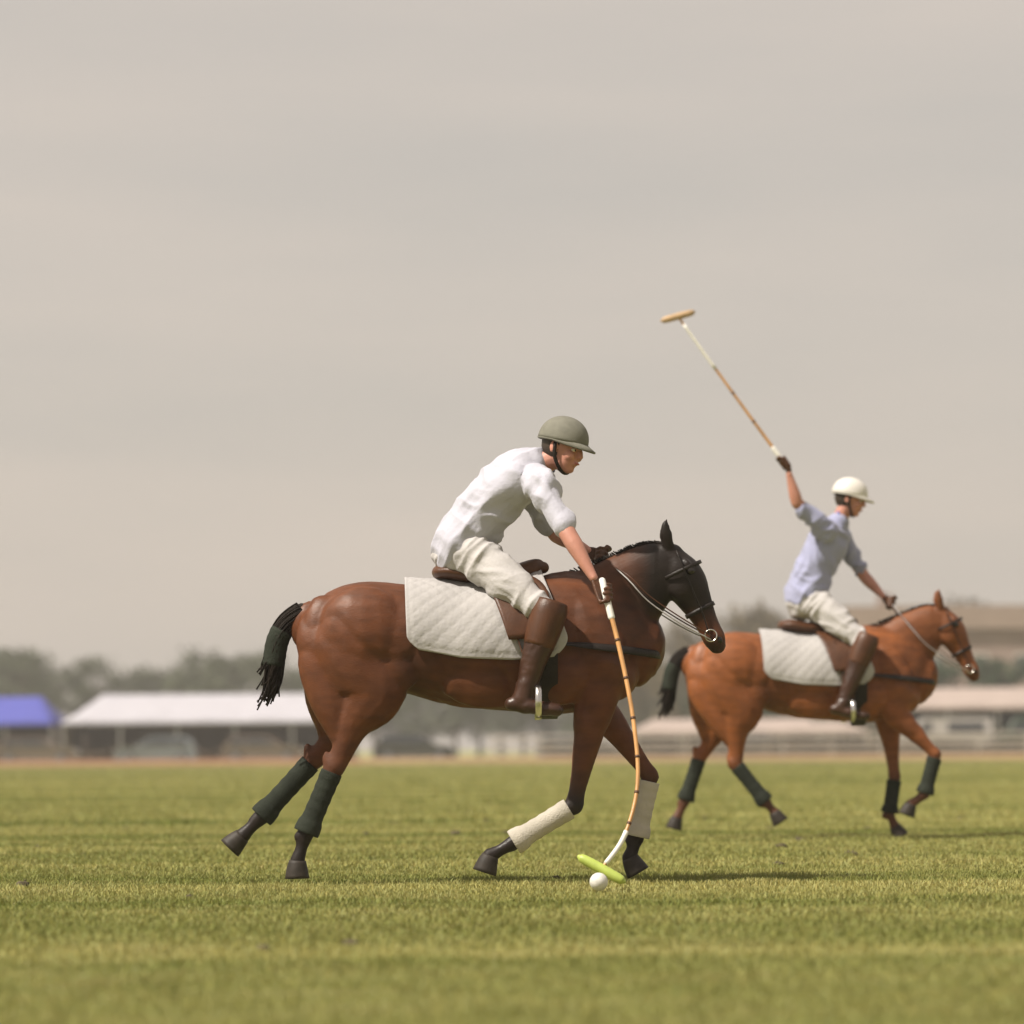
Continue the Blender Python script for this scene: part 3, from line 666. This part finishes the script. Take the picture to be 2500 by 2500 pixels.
def rider(loc, scale, ps, shirtm, helm, label, group, gloves=None):
    v3 = lambda p: np.array(p, float)
    pel, wai, che, nek = [v3(ps[k]) for k in ('pelvis', 'waist', 'chest', 'neck')]; RS, LS = v3(ps['rs']), v3(ps['ls'])
    hs = (0, 1, 0); ss = tuple((LS - RS) / np.linalg.norm(LS - RS)); ms = tuple((v3(hs) + v3(ss)) / 2)
    hc = v3(ps['head']); hd = Vector(ps['headdir']).normalized()      # face direction
    up = Vector(ps['headup']); up = (up - hd * up.dot(hd)).normalized(); lat = up.cross(hd)
    HV = lambda x_, y_, z_: Vector(hc) + hd * x_ + lat * y_ + up * z_
    mh = Matrix((hd, lat, up)).transposed()
    def hb(c, r): V, F = blob((0, 0, 0), r); return [HV(*c) + mh @ v for v in V], F
    sh = []
    def torso(k, kk=0.):
        return [(*pel, .165 * k + kk, .115 * k + kk, hs), (*((pel + wai) / 2), .155 * k + kk, .11 * k + kk, hs), (*wai, .14 * k + kk, .10 * k + kk, ms), (*che, .165 * k + kk, .12 * k + kk, ss), (*((che + nek) / 2 + v3((0, 0, .01))), .165 * k + kk, .10 * k + kk, ss), (*nek, .08 * k + kk, .07 * k + kk, ss)]
    sh.append(tube(torso(.93), 20, 4))
    sh.append(wire([Vector(nek) + Vector((0, 0, -.03)), Vector(nek) * .5 + HV(-.03, 0, -.07) * .5, HV(-.015, 0, -.05)], .055, 12, 3, cap=True))
    sh += [hb((-.005, 0, .02), (.098, .077, .105)), hb((.03, 0, -.045), (.062, .056, .075)), hb((.055, 0, -.095), (.03, .028, .022)), hb((.097, 0, -.015), (.02, .014, .028)), hb((.108, 0, -.026), (.014, .016, .012)),
           hb((.084, 0, .02), (.02, .05, .012)), hb((.086, 0, -.062), (.015, .026, .013)), hb((.065, .04, -.03), (.03, .022, .025)), hb((.065, -.04, -.03), (.03, .022, .025)),
           hb((-.01, .08, -.005), (.02, .01, .032)), hb((-.01, -.08, -.005), (.02, .01, .032))]
    arms = {}
    for key, S, sy in (('r', RS, -1), ('l', LS, 1)):
        E = v3(ps[key + 'elbow']); G = ps[key + 'grip']; a_ = Vector(G['c']) - Vector(E)
        wr, hsps = hand(G['c'], G['axis'], G['u'], a_)
        sh += [wire([Vector((che + nek) / 2) * .5 + Vector(S) * .5, Vector(S)], .062, 12, 2, cap=True)]
        W = v3(wr)
        up_ = [(*S, .062, .062), (*(S * .6 + E * .4), .05, .052), (*E, .041, .043)]
        fo = [(*E, .041, .043), (*(E * .7 + W * .3), .043, .042), (*(E * .15 + W * .85), .027, .026), (*W, .027, .022)]
        sh += [tube(up_, 12, 4), tube(fo, 12, 4)]
        arms[key] = (S, E, W, hsps)
        if gloves is None: sh += hsps
    legs = {}
    for key, sy in (('r', -1), ('l', 1)):
        H_ = pel + v3((.02, sy * .09, -.03)); K = v3(ps[key + 'knee']); A_ = v3(ps[key + 'ankle']); T = v3(ps[key + 'toe'])
        sh += [tube([(*H_, .085, .09), (*(H_ * .6 + K * .4), .078, .085), (*K, .055, .058)], 14, 4), tube([(*K, .055, .058), (*(K * .65 + A_ * .35), .055, .058), (*A_, .036, .038)], 12, 4), wire([A_, A_ * .4 + T * .6 + v3((0, 0, -.008))], .026, 8, 2, cap=True)]
        legs[key] = (H_, K, A_, T)
    o = remeshed('person', sh, .0065, M['skin'], None, smooth=3)
    o.location = loc; o.scale = (scale,) * 3; tag(o, label, 'person', group)
    def folds(amp, sc):
        def f(p):
            w = Vector((noise.noise(p * 4), noise.noise(p * 4 + Vector((9, 0, 0))), noise.noise(p * 4 + Vector((0, 9, 0))))) * .12
            q = p + w; a1 = 1 - 3.2 * abs(noise.noise(Vector(((q.x - q.z * .6) * sc, q.y * sc * .7, (q.z + q.x * .6) * sc * .35))))
            a2 = 1 - 3.2 * abs(noise.noise(Vector(((q.x * .5 + q.z) * sc * 1.1, q.y * sc * .5 + 7, (q.x - q.z * .3) * sc * .5))))
            return amp * (.6 * max(-.5, a1) + .5 * max(-.5, a2))
        return f
    # shirt with sleeves to the elbow, hem over the trousers
    tt = torso(1.0, .014); tt[0] = (*(pel + (wai - pel) * .02 + v3((-.01, 0, -.01))), .192, .150, hs); tt[1] = (*(pel + (wai - pel) * .55), .18, .135, hs); tt[2] = (*wai, .17, .13, ms); tt[-1] = (*(nek + v3((0, 0, .0))), .085, .078, ss)
    shp = [tube(tt, 24, 4)]
    for key in 'rl':
        S, E, W, _ = arms[key]
        shp += [wire([Vector((che + nek) / 2) * .6 + Vector(S) * .4, Vector(S)], .075, 12, 2, cap=True), tube([(*S, .078, .076), (*(S * .65 + E * .35), .064, .066), (*(S * .22 + E * .78), .055, .056)], 14, 4)]
    remeshed('shirt', shp, .007, shirtm, o, smooth=3, fold=folds(.019, 8.5))
    cl = wire([HV(-.055, .05, -.115), HV(-.07, 0, -.10), HV(-.055, -.05, -.115)], .012, 6, 3, cap=True); mk('collar', cl, M['blue_trim'], o)
    trp = [tube([(*(pel + (wai - pel) * .45), .158, .125), (*pel, .18, .14), (*(pel + v3((-.03, 0, -.06))), .17, .12)], 22, 4)]
    for key in 'rl':
        H_, K, A_, T = legs[key]
        trp += [tube([(*H_, .105, .115), (*(H_ * .6 + K * .4), .093, .10), (*(H_ * .2 + K * .8), .072, .076), (*K, .058, .060), (*(K * .9 + A_ * .1), .054, .056)], 16, 4)]
    remeshed('trousers', trp, .007, M['jeans'], o, smooth=3, fold=folds(.013, 10))
    for key in 'rl':
        H_, K, A_, T = legs[key]; d = Vector(T - A_).normalized()
        bt = [tube([(*(K * .93 + A_ * .07), .071, .074), (*(K * .65 + A_ * .35), .068, .072), (*(K * .2 + A_ * .8), .048, .05), (*A_, .045, .05)], 14, 4),
              tube([(*(A_ - np.array(d) * .05 + v3((0, 0, -.03))), .04, .035), (*(A_ * .5 + T * .5 + v3((0, 0, -.01))), .045, .036), (*(T + v3((.02, 0, 0))), .044, .030)], 12, 4)]
        b = remeshed('boot', bt, .008, M['boot'], o, smooth=3, fold=folds(.004, 12))
        Kv = Vector(K); kd = (Vector(A_) - Kv).normalized()
        kp = tube([(*(Kv - kd * .07), .074, .076), (*(Kv - kd * .02), .085, .088), (*(Kv + kd * .08), .08, .084), (*(Kv + kd * .16), .07, .074)], 16, 4, cap=False)
        mk('knee_guard', kp, M['leather'], o)
    if gloves:
        for key in 'rl': remeshed('glove', arms[key][3], .0055, gloves, o, smooth=2)
    # belt
    # hair under the helmet, facial features
    mk('hair', (lambda d: ([v for v in d[0]], d[1]))(hb((-.022, 0, .018), (.092, .083, .10))), M['hairm'], o)
    for sy in (-1, 1):
        e_ = mk('eye', hb((.078, sy * .032, .0), (.012, .014, .009)), M['eyewhite'], o); mk('iris', hb((.088, sy * .032, .0), (.004, .006, .006)), M['eye'], e_)
    mk('mouth', hb((.097, 0, -.062), (.008, .022, .006)), M['lip'], o)
    # helmet: domed crown, rolled brim longer at the front, chin strap
    V, F = [], []; n_, m_ = 32, 14
    for i in range(m_ + 1):
        ph = R(92) * i / m_
        for k in range(n_):
            th = 2 * math.pi * k / n_; V.append(HV(-.008 + .118 * math.sin(ph) * math.cos(th), .098 * math.sin(ph) * math.sin(th), .03 + .115 * math.cos(ph) ** .85 if ph < R(89) else .03))
    for i in range(m_):
        for k in range(n_): F.append((i * n_ + k, i * n_ + (k + 1) % n_, (i + 1) * n_ + (k + 1) % n_, (i + 1) * n_ + k))
    h_ = mk('helmet', (V, F), helm, o, mods=(('SOLIDIFY', dict(thickness=.012)),))
    V, F = [], []
    for k in range(40):
        th = 2 * math.pi * k / 40; fr_ = max(0, math.cos(th)); out_ = .008 + .058 * fr_ ** 2; dz = -.012 - .02 * fr_
        for q in (0, .5, 1): V.append(HV(-.008 + (.117 + out_ * q) * math.cos(th), (.097 + .008 * q) * math.sin(th), .034 + dz * q))
    for k in range(40):
        for q in range(2): a1 = k * 3 + q; b1 = ((k + 1) % 40) * 3 + q; F.append((a1, b1, b1 + 1, a1 + 1))
    mk('brim', (V, F), helm, h_, mods=(('SOLIDIFY', dict(thickness=.009)),))
    cs = [HV(.0, .088, .02), HV(.01, .08, -.05), HV(.035, .045, -.105), HV(.045, 0, -.122), HV(.035, -.045, -.105), HV(.01, -.08, -.05), HV(.0, -.088, .02)]
    mk('chin_strap', wire(cs, .009, 6, 3, flat=.5), M['dleather'], o)
    return o

def mallet(name_label, pts, headdir, headm, cat_group, c_len=.235):
    p = [Vector(q) for q in pts]; t = empty('mallet', p[0])
    L = lambda q: q - p[0]
    n_ = len(p)
    mk('cane', tube([(*L(q), .0125 - .0045 * i / (n_ - 1), .0125 - .0045 * i / (n_ - 1)) for i, q in enumerate(p)], 10, 6, (0, 1, 0)), M['cane'], t)
    fr = frames([(*L(q), .0125 - .0045 * i / (n_ - 1), .0125 - .0045 * i / (n_ - 1)) for i, q in enumerate(p)], 12)
    kn = []
    for i in range(10, len(fr) - 6, 7): c, ra, rb, s, u, tt = fr[i]; kn.append(ring_band(c, s, u, ra, rb, tt, .012, .0022, 12))
    mk('cane_knots', join(*kn), M['ring'], t)
    d0 = (p[1] - p[0]).normalized(); g0 = L(p[0]) - d0 * .06; g1 = L(p[0]) + d0 * .13
    mk('grip', wire([g0, g1], .0165, 12, 2, cap=True), M['white_tape'], t)
    c = fr[-6:]; mk('tape', tube([(*f[0], f[1] + .003, f[2] + .003) for f in fr[-14:-2]], 10, 1, cap=False), M['white_tape'], t)
    h = Vector(headdir).normalized(); e_ = L(p[-1]); k = []
    for f, r in ((-.5, .012), (-.47, .019), (-.35, .0235), (0, .025), (.35, .0235), (.47, .019), (.5, .012)): q = e_ + h * (c_len * f); k.append((*q, r, r))
    mk('mallet_head', tube(k, 18, 3, (0, 1, 0), cap=True), headm, t)
    tag(t, name_label, 'mallet', cat_group); return t

# ------------------------------------------------------------------ torn turf
M['soil'] = mat('dry_soil', (.075, .06, .03), .95, .35, 25, .8, 40)
def clod(seed, r0):
    V, F = blob((0, 0, 0), (r0, r0 * .8, r0 * .55), n=12, m=8)
    for v in V: v *= 1 + .7 * noise.noise(v.normalized() * 2.3 + Vector((seed, 0, 0)))
    rr = random.Random(seed)
    for q in range(14):
        b0 = V[rr.randrange(len(V))] * .9; t0 = b0 + Vector((rr.uniform(-1, 1), rr.uniform(-1, 1), rr.uniform(0, 1))).normalized() * r0 * .9; n_ = len(V)
        V += [b0, b0 + Vector((.003, .003, 0)), t0]; F.append((n_, n_ + 1, n_ + 2))
    return V, F
dv = []
for q in range(40):
    D = rng.uniform(12, 45); x = rng.uniform(-.15, .15) * D; V, F = clod(q, rng.uniform(.015, .045)); dv.append(([v + Vector((x, D + CAM_Y, .012)) for v in V], F))
tag(mk('divots', join(*dv), M['soil']), 'scattered torn lumps of soil lying in the turf', 'divots', kind='stuff')

# ------------------------------------------------------------------ the near player
pose1 = dict(nf=[(.40, .90), (.29, .385), (-.01, .205), (-.12, .145)], ff=[(.40, .90), (.67, .52), (.60, .22), (.565, .12)],
             nh=[(-.55, .95), (-.87, .58), (-1.01, .255), (-1.05, .125)], fh=[(-.56, .96), (-.98, .62), (-1.25, .33), (-1.34, .24)],
             hoofdir=dict(nf=(-.55, -.83), ff=(.25, -.97), nh=(-.25, -.97), fh=(-.85, -.5)),
             tail=[(-1.03, 1.35, .036), (-1.10, 1.29, .042), (-1.15, 1.20, .045), (-1.17, 1.09, .044), (-1.18, 1.0, .04), (-1.19, .94, .028)],
             hand=(.44, .05, 1.60), foot=((.12, -.37, .83), (.12, .37, .83)))
h1 = horse((0, 0, 0), 1.0, pose1, (.098, .031, .0105), (.012, .007, .005), 1.0, .028, dict(nf=M['white_wrap'], ff=M['white_wrap'], nh=M['dark_wrap'], fh=M['dark_wrap']),
           'brown horse with white front leg bandages galloping under the rider in the white shirt', 'polo horses')
grip1 = (.44, -.52, 1.40); 
r1 = dict(pelvis=(-.24, 0, 1.66), waist=(-.15, -.03, 1.80), chest=(-.02, -.07, 1.95), neck=(.12, -.10, 2.055), rs=(.14, -.27, 1.93), ls=(.04, .12, 2.0),
          head=(.25, -.14, 2.12), headdir=(.84, -.48, -.22), headup=(.25, -.05, .95), relbow=(.27, -.42, 1.68), lelbow=(.22, .22, 1.72),
          rgrip=dict(c=grip1, axis=(.03, -.18, -1), u=(-.8, .45, 0)), lgrip=dict(c=(.44, .05, 1.60), axis=(.2, .35, 1), u=(0, 1, .1)),
          rknee=(.17, -.32, 1.30), lknee=(.17, .32, 1.30), rankle=(.04, -.355, .89), lankle=(.04, .355, .905), rtoe=(.19, -.375, .845), ltoe=(.19, .375, .845))
rider((0, 0, 0), 1.0, r1, M['shirt'], M['helmet_olive'], 'person in white shirt and olive-grey helmet leaning from the brown horse to swing a mallet', 'polo players', M['leather'])
mallet('bamboo mallet with a lime green head swung low beside the ball by the near player', [grip1, (.505, -.62, 1.12), (.56, -.74, .80), (.575, -.85, .50), (.51, -.94, .26), (.40, -1.0, .105)], (.76, -.2, -.42), M['lime'], 'polo mallets')
b = mk('ball', blob((0, 0, 0), (.0415,) * 3, n=28, m=18), M['ball']); bp = P(1462, 2180, -1.22); b.location = (bp.x, -1.22, .055)
tag(b, 'small white ball on the turf beside the lime green mallet head', 'ball')

# ------------------------------------------------------------------ the far player
Y2 = FPX * CAM_H / 225 + CAM_Y; X2 = P(2040, 2050, Y2).x
pose2 = dict(nf=[(.42, .90), (.70, .60), (.62, .32), (.52, .25)], ff=[(.40, .90), (.44, .44), (.40, .18), (.44, .085)],
             nh=[(-.54, .94), (-.72, .55), (-.50, .27), (-.44, .20)], fh=[(-.56, .96), (-.95, .60), (-1.06, .28), (-1.12, .16)],
             hoofdir=dict(nf=(-.6, -.8), ff=(.3, -.95), nh=(.3, -.95), fh=(-.5, -.85)), tail=pose1['tail'], hand=(.42, .03, 1.68), foot=((.10, -.36, .86), (.10, .36, .86)))
horse((X2, Y2, 0), 1.0, pose2, (.19, .060, .017), (.09, .034, .016), .3, .028, dict(nf=M['dark_wrap'], ff=M['dark_wrap'], nh=M['dark_wrap'], fh=M['dark_wrap']),
      'bright chestnut horse with dark leg bandages galloping ahead under the rider in the lavender shirt', 'polo horses')
grip2 = (-.36, -.36, 2.66)
r2 = dict(pelvis=(-.18, 0, 1.74), waist=(-.13, -.01, 1.92), chest=(-.03, -.02, 2.10), neck=(.05, -.03, 2.25), rs=(-.06, -.20, 2.19), ls=(.08, .17, 2.15),
          head=(.13, -.04, 2.42), headdir=(.95, -.15, -.2), headup=(.2, 0, 1), relbow=(-.27, -.33, 2.38), lelbow=(.25, .22, 1.88),
          rgrip=dict(c=grip2, axis=(-.55, 0, .83), u=(.7, -.5, 0)), lgrip=dict(c=(.42, .03, 1.68), axis=(.2, .35, 1), u=(0, 1, .1)),
          rknee=(.20, -.30, 1.38), lknee=(.20, .30, 1.38), rankle=(.02, -.345, .935), lankle=(.02, .345, .935), rtoe=(.17, -.365, .875), ltoe=(.17, .365, .875))
rider((X2, Y2, 0), 1.0, r2, M['bshirt'], M['helmet_white'], 'person in pale lavender shirt and white helmet on the chestnut horse, mallet raised high', 'polo players', M['leather'])
g2 = Vector(grip2) + Vector((X2, Y2, 0)); hd2 = Vector((X2 - 1.10, Y2 - .4, 3.70))
mallet('bamboo mallet with a tan wooden head raised against the sky by the far player', [g2, g2.lerp(hd2, .33) + Vector((-.01, 0, .01)), g2.lerp(hd2, .66) + Vector((-.01, 0, .01)), hd2], (.9, .1, .25), M['tan_wood'], 'polo mallets')

# ------------------------------------------------------------------ summer haze
hz = mk('haze', box(-420, 420, -24, 420, -1, 16), None, smooth=False)
hm = bpy.data.materials.new('pale_haze'); hm.use_nodes = True; n = hm.node_tree.nodes; n.remove(n['Principled BSDF'])
pv = n.new('ShaderNodeVolumePrincipled'); pv.inputs['Color'].default_value = (.92, .88, .84, 1); pv.inputs['Density'].default_value = .0007; pv.inputs['Anisotropy'].default_value = .2
hm.node_tree.links.new(pv.outputs[0], n['Material Output'].inputs['Volume']); hz.data.materials.append(hm)
tag(hz, kind='stuff'); hz['label'] = 'thin pale summer haze over the whole pitch'; hz['category'] = 'haze'
